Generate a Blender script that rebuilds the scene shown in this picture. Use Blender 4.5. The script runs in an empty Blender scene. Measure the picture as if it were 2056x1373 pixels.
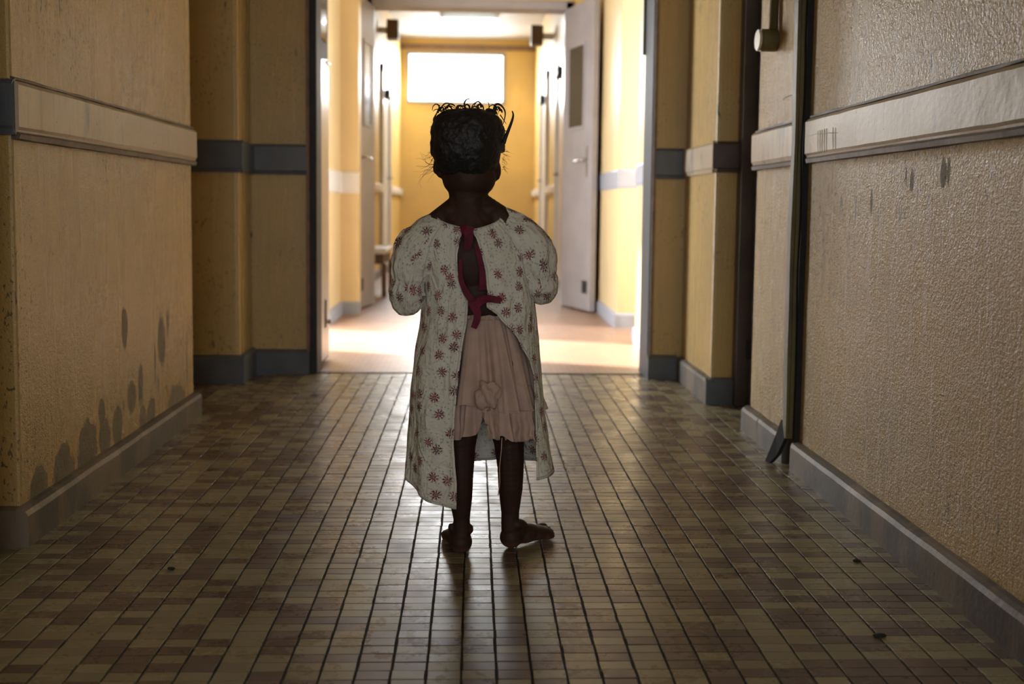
import bpy, bmesh, math, random
from mathutils import Vector, Matrix, noise
PI = math.pi
scene = bpy.context.scene
COL = scene.collection

# ------------------------------------------------------------------ camera
cam_d = bpy.data.cameras.new('camera')
cam = bpy.data.objects.new('camera', cam_d); COL.objects.link(cam)
cam_d.sensor_width = 36.0
cam_d.lens = 2000.0 / 2056.0 * 36.0
cam_d.shift_y = -123.0 / 2056.0
cam_d.clip_start = 0.05
yaw, pitch, roll = 0.03874, 0.07342, 0.0117
fwd = Vector((math.sin(yaw) * math.cos(pitch), math.cos(yaw) * math.cos(pitch), -math.sin(pitch)))
rgt = Vector((math.cos(yaw), -math.sin(yaw), 0.0)); upv = rgt.cross(fwd)
r2 = rgt * math.cos(roll) + upv * math.sin(roll)
u2 = upv * math.cos(roll) - rgt * math.sin(roll)
cam.matrix_world = Matrix(((r2.x, u2.x, -fwd.x, 0), (r2.y, u2.y, -fwd.y, 0), (r2.z, u2.z, -fwd.z, 0.725), (0, 0, 0, 1)))
cam_d.dof.use_dof = True
cam_d.dof.focus_distance = 2.06
cam_d.dof.aperture_fstop = 3.2
scene.camera = cam

# ------------------------------------------------------------------ sky, sun, daylight in the openings, added fill, exposure
world = bpy.data.worlds.new('sky'); scene.world = world; world.use_nodes = True
bg = world.node_tree.nodes['Background']
bg.inputs[0].default_value = (0.80, 0.90, 1.0, 1); bg.inputs[1].default_value = 1.0

sun_d = bpy.data.lights.new('sun', 'SUN'); sun = bpy.data.objects.new('sun', sun_d); COL.objects.link(sun)
sun_d.energy = 20.0; sun_d.angle = math.radians(3.0); sun_d.color = (1.0, 0.93, 0.86)
sdir = Vector((1.5, -0.48, -1.25)).normalized()
sun.rotation_euler = sdir.to_track_quat('-Z', 'Y').to_euler()

def daylight(name, loc, direction, sx, sy, power, color=(0.92, 0.96, 1.0)):
    d = bpy.data.lights.new(name, 'AREA'); d.shape = 'RECTANGLE'; d.size = sx; d.size_y = sy
    d.energy = power; d.color = color
    o = bpy.data.objects.new(name, d); COL.objects.link(o)
    o.location = loc; o.rotation_euler = Vector(direction).to_track_quat('-Z', 'Z').to_euler()
    return o
daylight('daylight_side_door', (-1.12, 5.475, 1.06), (1, 0, 0), 2.1, 0.84, 95)
daylight('daylight_hall_window', (2.14, 5.69, 1.33), (-1, 0, 0), 1.6, 0.6, 95)
daylight('daylight_end_window', (-0.25, 12.95, 2.375), (0, -1, -0.45), 1.2, 0.6, 75)
daylight('fill_behind_camera', (0.0, -2.46, 1.05), (0, 1, 0), 1.7, 1.3, 28, (1.0, 0.97, 0.92))  # added fill for the child's back, in an invented opening behind the camera

vs = scene.view_settings
vs.view_transform = 'Standard'; vs.look = 'None'; vs.gamma = 1.0; vs.use_curve_mapping = False
vs.exposure = 0.0

# ------------------------------------------------------------------ helpers
def link(o, parent=None):
    COL.objects.link(o)
    if parent is not None: o.parent = parent
    return o
def finish(name, bm, mat, parent=None, smooth=False, recalc=True):
    if recalc: bmesh.ops.recalc_face_normals(bm, faces=bm.faces)
    me = bpy.data.meshes.new(name); bm.to_mesh(me); bm.free()
    if smooth:
        for p in me.polygons: p.use_smooth = True
    for m in (mat if isinstance(mat, (list, tuple)) else [mat]): me.materials.append(m)
    return link(bpy.data.objects.new(name, me), parent)
def tag(o, label=None, cat=None, group=None, kind=None):
    if label: o['label'] = label
    if cat: o['category'] = cat
    if group: o['group'] = group
    if kind: o['kind'] = kind
    return o
def struct(o, label=None, cat=None):
    return tag(o, label, cat, kind='structure')
def empty(name, loc, rz=0.0, parent=None):
    e = bpy.data.objects.new(name, None); e.empty_display_size = 0.1
    link(e, parent); e.location = loc; e.rotation_euler.z = rz
    return e
def box_bm(bm, x0, x1, y0, y1, z0, z1, bevel=0.0, seg=2):
    g = bmesh.ops.create_cube(bm, size=1.0)
    for v in g['verts']:
        v.co = Vector((x0 + (v.co.x + .5) * (x1 - x0), y0 + (v.co.y + .5) * (y1 - y0), z0 + (v.co.z + .5) * (z1 - z0)))
    if bevel > 0:
        es = list({e for v in g['verts'] for e in v.link_edges})
        bmesh.ops.bevel(bm, geom=es, offset=bevel, segments=seg, affect='EDGES', profile=0.5)
def box(name, x0, x1, y0, y1, z0, z1, mat, bevel=0.0, parent=None, seg=2):
    bm = bmesh.new(); box_bm(bm, x0, x1, y0, y1, z0, z1, bevel, seg)
    return finish(name, bm, mat, parent)
def prism(name, prof, a0, a1, axis, mat, parent=None, smooth=False, steps=1, jitter=0.0, seed=0):
    """extrude a closed profile [(u, z)] along 'x' or 'y'; u is the other horizontal axis"""
    rnd = random.Random(seed)
    bm = bmesh.new(); rows = []
    for k in range(steps + 1):
        t = a0 + (a1 - a0) * k / steps
        row = []
        for (u, z) in prof:
            ju = jitter * noise.noise(Vector((t * 9, u * 40, z * 40 + seed))) if jitter else 0
            jz = jitter * noise.noise(Vector((t * 9 + 50, u * 40, z * 40 + seed))) if jitter else 0
            row.append(bm.verts.new((u + ju, t, z + jz) if axis == 'y' else (t, u + ju, z + jz)))
        rows.append(row)
    n = len(prof)
    for k in range(steps):
        for i in range(n):
            j = (i + 1) % n
            bm.faces.new((rows[k][i], rows[k][j], rows[k + 1][j], rows[k + 1][i]))
    bm.faces.new(rows[0]); bm.faces.new(rows[-1])
    o = finish(name, bm, mat, parent, smooth)
    return o
def grid_wall(name, axis, fixed0, fixed1, us, zs, holes, mat):
    """solid wall with rectangular holes: axis 'x' wall faces +-x (u = y), axis 'y' wall faces +-y (u = x)"""
    bm = bmesh.new(); V = {}
    def vert(i, j, s):
        if (i, j, s) not in V:
            f = fixed0 if s == 0 else fixed1
            V[i, j, s] = bm.verts.new((f, us[i], zs[j]) if axis == 'x' else (us[i], f, zs[j]))
        return V[i, j, s]
    nu, nz = len(us) - 1, len(zs) - 1
    solid = {(i, j) for i in range(nu) for j in range(nz)} - set(holes)
    for (i, j) in solid:
        for s in (0, 1): bm.faces.new([vert(i, j, s), vert(i + 1, j, s), vert(i + 1, j + 1, s), vert(i, j + 1, s)])
        for (di, dj, a, b) in ((-1, 0, (i, j), (i, j + 1)), (1, 0, (i + 1, j), (i + 1, j + 1)), (0, -1, (i, j), (i + 1, j)), (0, 1, (i, j + 1), (i + 1, j + 1))):
            if (i + di, j + dj) not in solid:
                bm.faces.new([vert(*a, 0), vert(*b, 0), vert(*b, 1), vert(*a, 1)])
    return finish(name, bm, mat)
def tube_bm(bm, pts, rad, n=8, cap=True):
    """tube along a polyline; rad is a number or a list"""
    P = [Vector(p) for p in pts]; rings = []
    ref = None
    for i, p in enumerate(P):
        t = (P[min(i + 1, len(P) - 1)] - P[max(i - 1, 0)]).normalized()
        if ref is None: ref = Vector((0, 0, 1)) if abs(t.z) < .9 else Vector((1, 0, 0))
        a = (ref - t * ref.dot(t)).normalized(); b = t.cross(a); ref = a
        r = rad[i] if isinstance(rad, (list, tuple)) else rad
        rings.append([bm.verts.new(p + (a * math.cos(2 * PI * k / n) + b * math.sin(2 * PI * k / n)) * r) for k in range(n)])
    for i in range(len(rings) - 1):
        for k in range(n):
            bm.faces.new((rings[i][k], rings[i][(k + 1) % n], rings[i + 1][(k + 1) % n], rings[i + 1][k]))
    if cap: bm.faces.new(rings[0]); bm.faces.new(rings[-1])
def tube(name, pts, rad, mat, parent=None, n=8):
    bm = bmesh.new(); tube_bm(bm, pts, rad, n)
    return finish(name, bm, mat, parent, smooth=True)
def cyl(name, c, r, h, axis, mat, parent=None, n=24, bevel=0.0):
    bm = bmesh.new()
    bmesh.ops.create_cone(bm, cap_ends=True, segments=n, radius1=r, radius2=r, depth=h)
    if bevel: bmesh.ops.bevel(bm, geom=[e for e in bm.edges if len(e.link_faces) == 2 and any(len(f.verts) > 4 for f in e.link_faces)], offset=bevel, segments=2, affect='EDGES')
    if axis == 'x': bmesh.ops.rotate(bm, verts=bm.verts, cent=(0, 0, 0), matrix=Matrix.Rotation(PI / 2, 3, 'Y'))
    if axis == 'y': bmesh.ops.rotate(bm, verts=bm.verts, cent=(0, 0, 0), matrix=Matrix.Rotation(PI / 2, 3, 'X'))
    bmesh.ops.translate(bm, verts=bm.verts, vec=c)
    return finish(name, bm, mat, parent)

# ------------------------------------------------------------------ materials
class NB:
    def __init__(s, name):
        s.m = bpy.data.materials.new(name); s.m.use_nodes = True; s.t = s.m.node_tree
        s.b = s.t.nodes['Principled BSDF']
    def n(s, kind, **kw):
        nd = s.t.nodes.new(kind)
        for k, v in kw.items():
            if k in ('inp',):
                for a, b in v.items(): s.set(nd, a, b)
            else: setattr(nd, k, v)
        return nd
    def set(s, nd, key, v):
        i = nd.inputs[key]
        if isinstance(v, bpy.types.NodeSocket): s.t.links.new(v, i)
        else: i.default_value = v
    def math(s, op, a, b=0.0, c=None, clamp=False):
        nd = s.n('ShaderNodeMath', operation=op, use_clamp=clamp); s.set(nd, 0, a); s.set(nd, 1, b)
        if c is not None: s.set(nd, 2, c)
        return nd.outputs[0]
    def mix(s, f, a, b, blend='MIX'):
        nd = s.n('ShaderNodeMix', data_type='RGBA', blend_type=blend)
        s.set(nd, 0, f); s.set(nd, 6, a); s.set(nd, 7, b)
        return nd.outputs[2]
    def pos(s): return s.n('ShaderNodeNewGeometry').outputs['Position']
    def map(s, v, scale=(1, 1, 1), loc=(0, 0, 0)):
        nd = s.n('ShaderNodeMapping'); s.set(nd, 0, v); nd.inputs['Scale'].default_value = scale; nd.inputs['Location'].default_value = loc
        return nd.outputs[0]
    def noise(s, v, scale, detail=4, rough=.5, dist=0.0):
        nd = s.n('ShaderNodeTexNoise'); s.set(nd, 'Vector', v)
        nd.inputs['Scale'].default_value = scale; nd.inputs['Detail'].default_value = detail
        nd.inputs['Roughness'].default_value = rough; nd.inputs['Distortion'].default_value = dist
        return nd.outputs['Fac']
    def step(s, v, lo, hi):
        nd = s.n('ShaderNodeMapRange'); s.set(nd, 0, v); nd.inputs[1].default_value = lo; nd.inputs[2].default_value = hi
        nd.interpolation_type = 'SMOOTHSTEP'; return nd.outputs[0]
    def bump(s, h, strength, dist, normal=None):
        nd = s.n('ShaderNodeBump'); s.set(nd, 'Height', h); nd.inputs['Strength'].default_value = strength; nd.inputs['Distance'].default_value = dist
        if normal is not None: s.set(nd, 'Normal', normal)
        return nd.outputs[0]
    def out(s, color=None, rough=None, normal=None, **kw):
        if color is not None: s.set(s.b, 'Base Color', color)
        if rough is not None: s.set(s.b, 'Roughness', rough)
        if normal is not None: s.set(s.b, 'Normal', normal)
        for k, v in kw.items(): s.set(s.b, k.replace('_', ' '), v)
        return s.m
def c4(r, g, b): return (r, g, b, 1.0)

def mat_wall(name, base, stipple=0.5, patches=None, peel=0.0, rough=.27):
    s = NB(name); p = s.pos()
    sep = s.n('ShaderNodeSeparateXYZ'); s.set(sep, 0, p)
    big = s.noise(p, 2.2, 4); streak = s.noise(s.map(p, (30, 30, 1.1)), 1.0, 5, .65)
    col = s.mix(s.step(big, .2, .85), c4(*base), c4(base[0] * .80, base[1] * .84, base[2] * 1.0))
    col = s.mix(s.math('MULTIPLY', s.step(streak, .52, .8), .35), col, c4(base[0] * .62, base[1] * .64, base[2] * .75))
    fine = s.noise(p, 260, 2, .6); med = s.noise(p, 120, 3, .6)
    # pale worn plaster rubs
    rub = s.step(s.noise(s.map(p, (5, 5, 2.2), (3, 7, 1)), 1.0, 5, .65), .56, .75)
    col = s.mix(s.math('MULTIPLY', rub, .10), col, c4(.50, .42, .30))
    # dark vertical flecks where the paint has flaked
    fl = s.noise(s.map(p, (46, 46, 9)), 1.0, 3, .55); fm = s.noise(s.map(p, (2.6, 2.6, 3.4), (9, 4, 2)), 1.0, 3)
    fleck = s.math('MULTIPLY', s.step(fl, .655, .675), s.step(fm, .50, .60))
    pits = s.math('MULTIPLY', s.step(s.noise(s.map(p, (150, 150, 75)), 1.0, 2), .625, .66), s.step(fm, .42, .60))
    dark = s.math('MAXIMUM', fleck, s.math('MULTIPLY', pits, .8))
    height = s.math('ADD', s.math('MULTIPLY', fine, .6), med)
    nrm_amt = stipple
    if patches:
        wob = s.math('MULTIPLY', s.math('SUBTRACT', s.noise(s.map(p, (34, 34, 17)), 1.0, 5, .65), .5), 2.6)
        best = None
        for (y0, z0, a, b) in patches:
            dy = s.math('DIVIDE', s.math('SUBTRACT', sep.outputs[1], y0), a)
            dz = s.math('DIVIDE', s.math('SUBTRACT', sep.outputs[2], z0), b)
            d = s.math('ADD', s.math('MULTIPLY', dy, dy), s.math('MULTIPLY', dz, dz))
            best = d if best is None else s.math('MINIMUM', best, d)
        inside = s.step(s.math('ADD', best, wob), 1.04, .96)
        rim = s.math('MULTIPLY', s.step(s.math('ADD', best, wob), 1.35, 1.0), s.math('SUBTRACT', 1.0, inside))
        col = s.mix(inside, col, s.mix(s.noise(p, 30, 4), c4(.19, .16, .10), c4(.29, .25, .165)))
        col = s.mix(s.math('MULTIPLY', rim, .5), col, c4(.10, .08, .05))
        height = s.math('SUBTRACT', height, s.math('MULTIPLY', inside, 1.2))
    col = s.mix(dark, col, c4(.085, .085, .055))
    height = s.math('SUBTRACT', height, s.math('MULTIPLY', dark, .35))
    n = s.bump(height, nrm_amt, .004)
    r = s.math('ADD', rough, s.math('MULTIPLY', s.math('SUBTRACT', streak, .5), .09))
    if patches: r = s.math('ADD', r, s.math('MULTIPLY', inside, .4))
    return s.out(col, r, n)

OCHRE = (.58, .40, .145)
PEELS = [(2.753, .387, .022, .055), (3.074, .306, .036, .075), (3.137, .359, .012, .042), (2.876, .202, .022, .06), (2.802, .183, .034, .044),
         (2.577, .186, .020, .034), (2.686, .126, .036, .05), (2.474, .118, .06, .066), (2.33, .095, .055, .06), (3.215, .09, .085, .05), (2.969, .10, .042, .045),
         (3.341, .19, .006, .09), (3.009, .253, .007, .06), (2.89, .10, .03, .04), (2.595, .11, .04, .05), (2.20, .09, .04, .05)]
FLK = [(1.92, .80, .012, .028), (1.90, .805, .006, .026), (2.06, .79, .009, .024), (2.27, .75, .007, .03), (2.46, .75, .006, .018), (2.09, .80, .004, .018)]
M_WALL_L = mat_wall('ochre_paint_peeling', OCHRE, .45, PEELS)
M_WALL_R = mat_wall('ochre_paint_stippled', OCHRE, 1.0, FLK)
M_WALL = mat_wall('ochre_paint', OCHRE, .30)
def mat_far(name, base):
    s = NB(name); p = s.pos()
    col = s.mix(s.step(s.noise(p, 2.2, 3), .2, .85), c4(*base), c4(base[0] * .82, base[1] * .84, base[2] * .95))
    col = s.mix(s.math('MULTIPLY', s.step(s.noise(s.map(p, (20, 20, 1.1)), 1.0, 3, .6), .52, .8), .25), col, c4(base[0] * .7, base[1] * .7, base[2] * .75))
    return s.out(col, .40, s.bump(s.noise(p, 90, 2), .10, .003))
M_WALL_OVERLIT = mat_far('ochre_paint_overlit', (.74, .57, .30))  # ochre lightened and desaturated: overexposure put into the colour
M_WALL_FAR = mat_far('ochre_paint_far', (.72, .50, .17))

def mat_plain(name, col, rough=.5, metallic=0.0, var=.25, scale=18, bump=.0, bscale=120):
    s = NB(name); p = s.pos()
    c = s.mix(s.step(s.noise(p, scale, 5), .3, .7), c4(*col), c4(*[v * (1 - var) for v in col]))
    n = s.bump(s.noise(p, bscale, 3), bump, .003) if bump else None
    return s.out(c, rough, n, Metallic=metallic)
def mat_worn(name, paint, worn, thr=.5, rough=.32, extra=None):
    """glossy paint rubbed through to an older coat"""
    s = NB(name); p = s.pos()
    m = s.step(s.noise(s.map(p, (7, 7, 2.6)), 1.0, 6, .62), thr - .06, thr + .10)
    c = s.mix(m, c4(*paint), c4(*worn))
    st = s.step(s.noise(s.map(p, (60, 60, 3)), 1.0, 3), .58, .72)
    c = s.mix(s.math('MULTIPLY', st, .5), c, c4(*[v * .62 for v in worn]))
    ch = s.step(s.noise(p, 70, 4, .6), .67, .72)
    c = s.mix(s.math('MULTIPLY', ch, .8), c, c4(.07, .055, .04))
    n = s.bump(s.math('ADD', s.noise(p, 60, 4), s.math('MULTIPLY', m, .35)), .35, .003)
    return s.out(c, s.math('ADD', rough, s.math('MULTIPLY', s.noise(p, 12, 4), .2)), n)
BLUE = (.115, .135, .165)
M_BLUE_LIT = mat_plain('blue_grey_gloss_lit', (.34, .36, .42), .38, 0, .12, 10)  # lit copy of the blue-grey: strong hall daylight put into the colour
M_BAND = mat_worn('worn_band_paint', (.20, .20, .20), (.50, .41, .29), .36, .24)
M_BASE = mat_worn('worn_baseboard_paint', (.10, .09, .08), (.20, .16, .12), .50, .36)
M_BLUE = mat_plain('blue_grey_gloss', BLUE, .38, 0, .2, 10, .15)
M_LIP = mat_worn('dark_lip_paint', (.085, .065, .05), (.16, .12, .085), .5, .4)
M_FRAME = mat_plain('dark_blue_frame_paint', (.026, .029, .034), .62, 0, .3, 9)
M_FRAME_BROWN = mat_plain('mauve_brown_frame_paint', (.10, .075, .07), .42, 0, .3, 9)
M_PINK = mat_plain('bare_pinkish_timber', (.26, .17, .115), .5, 0, .3, 25)
M_DOOR = mat_plain('grey_door_paint', (.34, .32, .33), .32, 0, .12, 6)
M_DOORPANEL = mat_plain('pale_door_panel', (.55, .48, .42), .30, 0, .12, 6)
M_WHITE = mat_plain('white_gloss_and_lit_band', (.72, .70, .68), .28, 0, .08, 6)
M_CEIL = mat_plain('ceiling_paint', (.44, .40, .36), .7, 0, .08, 3)
M_STEEL = mat_plain('dull_steel', (.45, .43, .40), .35, .8, .2, 30)
M_IRON = mat_plain('dark_iron', (.05, .05, .05), .5, .4, .3, 30)
M_BROWNBOX = mat_plain('brown_plastic', (.14, .085, .04), .5, 0, .2, 20)
M_CONDUIT = mat_worn('olive_conduit_paint', (.13, .105, .035), (.085, .07, .028), .5, .4)
M_DARKGAP = mat_plain('shade_and_scrap_black', (.014, .016, .015), .8, 0, .4, 60)  # black that paints the shadow gap; also the loose end and floor scraps
M_CREAM = mat_plain('cream_enamel', (.72, .62, .45), .35, 0, .1, 30)
M_WOOD = mat_plain('brown_bench_wood', (.12, .06, .03), .45, 0, .3, 25)
M_GROUT = mat_plain('dark_grout', (.035, .024, .015), .85, 0, .35, 40, .3, 160)

def mat_glass(name, col, rough=.08):
    s = NB(name); return s.out(c4(*col), rough)
M_GLASS = mat_glass('dark_door_glass', (.05, .045, .035))
def mat_emit(name, col, strength):
    s = NB(name); return s.out(c4(*col), .5, None, Emission_Color=c4(*col), Emission_Strength=strength)
M_SKYPANE = mat_emit('sky_lit_window_glass', (.93, .97, 1.0), 5.0)
M_TUBE = mat_emit('fluorescent_tube', (.82, .97, 1.0), 9.0)

def mat_tile(name, a, b, rough=.24):
    s = NB(name); p = s.pos()
    oi = s.n('ShaderNodeObjectInfo').outputs['Random']
    v = s.n('ShaderNodeTexWhiteNoise', noise_dimensions='2D'); s.set(v, 'Vector', s.n('ShaderNodeVectorMath', operation='FLOOR', inp={0: s.map(p, (1 / .05474, 1 / .02955, 1), (.5063 / .05474, -1.8704 / .02955 + 200, 0))}).outputs[0]); v = v.outputs['Value']
    sp = s.noise(p, 420, 3, .7)
    c = s.mix(v, c4(*a), c4(*b))
    c = s.mix(s.math('MULTIPLY', s.step(sp, .50, .75), .35), c, c4(a[0] * .55, a[1] * .5, a[2] * .5))
    dirt = s.noise(s.map(p, (1.3, 1.0, 1)), 1.6, 6, .65)
    c = s.mix(s.math('MULTIPLY', s.step(dirt, .45, .8), .22), c, c4(a[0] * .6, a[1] * .55, a[2] * .5))
    scr = s.noise(s.map(p, (30, 260, 1)), 1.0, 4, .6)
    r = s.math('ADD', rough, s.math('MULTIPLY', s.step(s.noise(p, 9, 6, .7), .35, .75), .20))
    r = s.math('ADD', r, s.math('MULTIPLY', s.step(scr, .5, .8), .10))
    n = s.bump(s.math('ADD', s.noise(p, 75, 4, .6), s.math('MULTIPLY', scr, .4)), .10, .002)
    return s.out(c, r, n)
M_TILE_C = mat_tile('cream_tile', (.32, .285, .17), (.245, .215, .125))
M_TILE_B = mat_tile('mauve_brown_tile', (.13, .09, .07), (.172, .122, .096))
def mat_smalltile():
    s = NB('small_red_tile'); p = s.pos()
    br = s.n('ShaderNodeTexBrick'); s.set(br, 'Vector', p)
    br.offset = 0.0
    for k, v in (('Scale', 1.0), ('Mortar Size', .0016), ('Brick Width', .027), ('Row Height', .055), ('Color1', c4(.36, .20, .125)), ('Color2', c4(.30, .19, .135)), ('Mortar', c4(.20, .15, .11))):
        br.inputs[k].default_value = v
    r = s.math('ADD', .26, s.math('MULTIPLY', s.noise(p, 6, 5), .22))
    n = s.bump(br.outputs['Fac'], -.15, .002)
    return s.out(br.outputs['Color'], r, n)
M_SMALL = mat_smalltile()

# ------------------------------------------------------------------ the building
CZ = 2.87
floor = struct(box('floor', -3.1, 3.1, -2.65, 13.2, -.12, -.004, M_GROUT))
struct(box('ceiling', -3.1, 3.1, -2.65, 4.42, CZ, CZ + .12, M_CEIL))
struct(box('ceiling', -1.25, 2.35, 4.42, 13.2, CZ, CZ + .12, M_CEIL))
# near left: pier between two side passages
struct(box('wall_left', -3.0, -.955, 2.11, 3.42, -.004, CZ, M_WALL_L, .007))
struct(box('wall_left', -3.0, -.930, -2.6, 1.90, -.004, CZ, M_WALL, .007))  # unseen; extended forward to keep light off the pier's end face
struct(box('wall_left', -3.0, -.945, 4.05, 4.28, -.004, CZ, M_WALL, .016, seg=4))
struct(box('wall_left', -3.0, -.700, 4.28, 4.42, -.004, CZ, M_WALL, .004))
struct(box('wall_outer_left', -3.1, -3.0, -2.6, 4.42, -.004, CZ, M_WALL))
# near right
struct(box('wall_right', .915, 1.12, -2.6, 3.215, -.004, CZ, M_WALL_R, .006))
struct(box('wall_right', .890, 3.0, 3.66, 4.20, -.004, CZ, M_WALL, .010, seg=3))
struct(box('wall_right', .760, 3.0, 4.20, 4.36, -.004, CZ, M_WALL, .004))
struct(box('wall_outer_right', 3.0, 3.1, -2.6, 4.36, -.004, CZ, M_WALL))
struct(grid_wall('wall_behind', 'y', -2.65, -2.5, [-3.1, -.66, .66, 3.1], [-.004, .18, 1.92, CZ], [(1, 1)], M_WALL))  # unseen wall, set close; its opening is invented for the fill lamp
# over the first doorway
struct(box('wall_over_doorway', -.70, .752, 4.28, 4.40, 2.28, CZ, M_WALL))
# hall behind the first doorway
struct(grid_wall('wall_left', 'x', -1.10, -.95, [4.42, 5.05, 5.90, 6.05], [-.004, 2.12, CZ], [(1, 0)], M_WALL_OVERLIT))
struct(box('wall_left', -1.10, -.885, 6.05, 6.66, -.004, CZ, M_WALL_OVERLIT))
struct(box('wall_left', -1.10, -.765, 6.66, 6.80, -.004, CZ, M_WALL_OVERLIT, .006))
struct(box('wall_right', .875, 2.35, 4.36, 5.35, -.004, CZ, M_WALL_OVERLIT, .006))
struct(grid_wall('wall_right', 'x', 2.20, 2.35, [5.35, 5.38, 6.0, 6.03], [-.004, .5, 2.15, CZ], [(1, 1)], M_WALL_OVERLIT))
struct(box('wall_right', .875, 2.35, 6.03, 7.36, -.004, CZ, M_WALL_OVERLIT, .008))
# wall with the second doorway
struct(box('wall_left', -1.30, -.79, 7.36, 7.52, -.004, CZ, M_WALL_FAR))
struct(box('wall_left', -1.20, -.95, 6.80, 7.36, -.004, CZ, M_WALL_FAR))
struct(box('wall_right', .70, 1.30, 7.36, 7.52, -.004, CZ, M_WALL_FAR))
struct(box('wall_over_doorway', -.79, .70, 7.36, 7.52, 2.22, CZ, M_WALL_FAR))
# long far corridor
struct(box('wall_left', -1.20, -.96, 7.52, 13.0, -.004, CZ, M_WALL_FAR))
struct(box('wall_right', .775, 1.05, 7.52, 13.0, -.004, CZ, M_WALL_FAR))
struct(grid_wall('wall_end', 'y', 13.0, 13.15, [-1.2, -.873, .374, 1.05], [-.004, 2.058, 2.696, CZ], [(1, 1)], M_WALL_FAR))
struct(box('trim_1', -.96, .775, 12.975, 13.0, 2.735, 2.80, M_PINK))

# window high in the end wall
w = struct(box('window_1', -.865, .366, 13.07, 13.08, 2.066, 2.688, M_SKYPANE), 'bright white transom window high in the far end wall', 'window')
def frame_y(name, x0, x1, z0, z1, y0, y1, t, mat, parent=None):
    bm = bmesh.new()
    o = [(x0, z0), (x1, z0), (x1, z1), (x0, z1)]; i = [(x0 + t, z0 + t), (x1 - t, z0 + t), (x1 - t, z1 - t), (x0 + t, z1 - t)]
    vo = [[bm.verts.new((x, y, z)) for x, z in o] for y in (y0, y1)]; vi = [[bm.verts.new((x, y, z)) for x, z in i] for y in (y0, y1)]
    for k in range(4):
        j = (k + 1) % 4
        for s in (0, 1): bm.faces.new((vo[s][k], vo[s][j], vi[s][j], vi[s][k]))
        bm.faces.new((vo[0][k], vo[0][j], vo[1][j], vo[1][k])); bm.faces.new((vi[0][k], vi[0][j], vi[1][j], vi[1][k]))
    return finish(name, bm, mat, parent)
frame_y('window_frame', -.885, .386, 2.046, 2.708, 12.98, 13.06, .035, M_DOOR, w)

# second floor finish past the threshold, and the far corridor
struct(box('floor', -1.1, 2.3, 4.34, 13.0, -.004, .0005, M_SMALL))
struct(box('trim_2', -.70, .752, 4.315, 4.335, -.004, .0012, M_LIP))

# ------------------------------------------------------------------ bands and baseboards
def band_prof(x, s, z0=.868, z1=.973, d=.018):
    return [(x, z0 - .004), (x + s * d * .55, z0 - .006), (x + s * d * .75, z0 + .006), (x + s * d, z0 + .012), (x + s * d, z1 - .008), (x + s * d * .6, z1), (x, z1 + .004)]
def base_prof(x, s, h=.080, d=.026):
    return [(x, -.004), (x + s * d * 1.0, -.004), (x + s * d, h - .014), (x + s * d * .8, h - .004), (x + s * d * .4, h), (x, h + .002)]
tn = [3]
def trim(prof, a0, a1, axis, mat, steps=24, jit=.0018, lip=None):
    o = prism('trim_%d' % tn[0], prof, a0, a1, axis, mat, None, False, steps, jit, tn[0]); tn[0] += 1
    struct(o)
    if lip:
        x, s, z = lip
        prism('lip', [(x, z - .017), (x + s * .016, z - .016), (x + s * .019, z - .006), (x + s * .014, z - .001), (x, z)], a0 + .004, a1 - .006, axis, M_LIP, o, False, steps, .0016, tn[0] + 40)
        prism('top_edge', [(x, z + .105), (x + s * .008, z + .106), (x + s * .009, z + .111), (x, z + .114)], a0 + .004, a1 - .004, axis, M_LIP, o, False, steps * 2, .0022, tn[0] + 80)
    return o
trim(band_prof(-.955, 1), 2.105, 3.428, 'y', M_BAND, 40, lip=(-.955, 1, .870))
trim(band_prof(2.11, -1), -3.0, -.945, 'x', M_BLUE)
trim(band_prof(.915, -1), 2.775, 3.222, 'y', M_BAND, 16, lip=(.915, -1, .870))
rb = trim(band_prof(.915, -1), -1.0, 2.695, 'y', M_BAND, 60, lip=(.915, -1, .870))
# tally marks scratched through the paint of the right band
M_SCR = mat_plain('scratched_plaster', (.85, .78, .62), .6, 0, .05, 60)
for (a, c) in [((2.5945, .9342), (2.5885, .8744)), ((2.5794, .9344), (2.5735, .8749)), ((2.5646, .9345), (2.5587, .8753)), ((2.5481, .9358), (2.5421, .8745)), ((2.5318, .9358), (2.5258, .8748)), ((2.4856, .9346), (2.4801, .8785)), ((2.4681, .932), (2.4629, .8788))]:
    m = ((a[0] + c[0]) / 2 + .0012, (a[1] + c[1]) / 2)
    tube('scratch', [(.8971, a[0], a[1]), (.8971, m[0], m[1]), (.8971, c[0], c[1])], [.0009, .0014, .0008], M_SCR, rb, 6)
tube('scratch', [(.8971, y, z) for y, z in ((2.69, .9258), (2.6557, .9256), (2.609, .9269), (2.5637, .9255), (2.5162, .9233), (2.4497, .9184))], [.0006, .0011, .0013, .0013, .0012, .0006], M_SCR, rb, 6)
trim(band_prof(4.05, -1, .858, .977), -3.0, -.925, 'x', M_BLUE, 6, .0005)
trim(band_prof(-.945, 1, .858, .977), 4.035, 4.28, 'y', M_BLUE, 4, .0005)
trim(band_prof(4.28, -1, .858, .977), -.945, -.705, 'x', M_BLUE, 4, .0005)
trim(band_prof(3.66, -1), .874, .975, 'x', M_FRAME_BROWN, 4, .0008)
trim(band_prof(.890, -1), 3.645, 4.20, 'y', M_BAND, 10)
trim(band_prof(4.20, -1, .858, .977), .757, .885, 'x', M_BLUE, 4, .0005)
trim(band_prof(.875, -1, .853, .962, .008), 6.02, 7.36, 'y', M_BLUE_LIT, 2, 0)
trim(band_prof(.875, -1, .853, .962, .008), 4.40, 5.355, 'y', M_BLUE_LIT, 2, 0)
trim(band_prof(6.03, -1, .853, .962, .008), .868, 2.2, 'x', M_BLUE_LIT, 2, 0)
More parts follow.
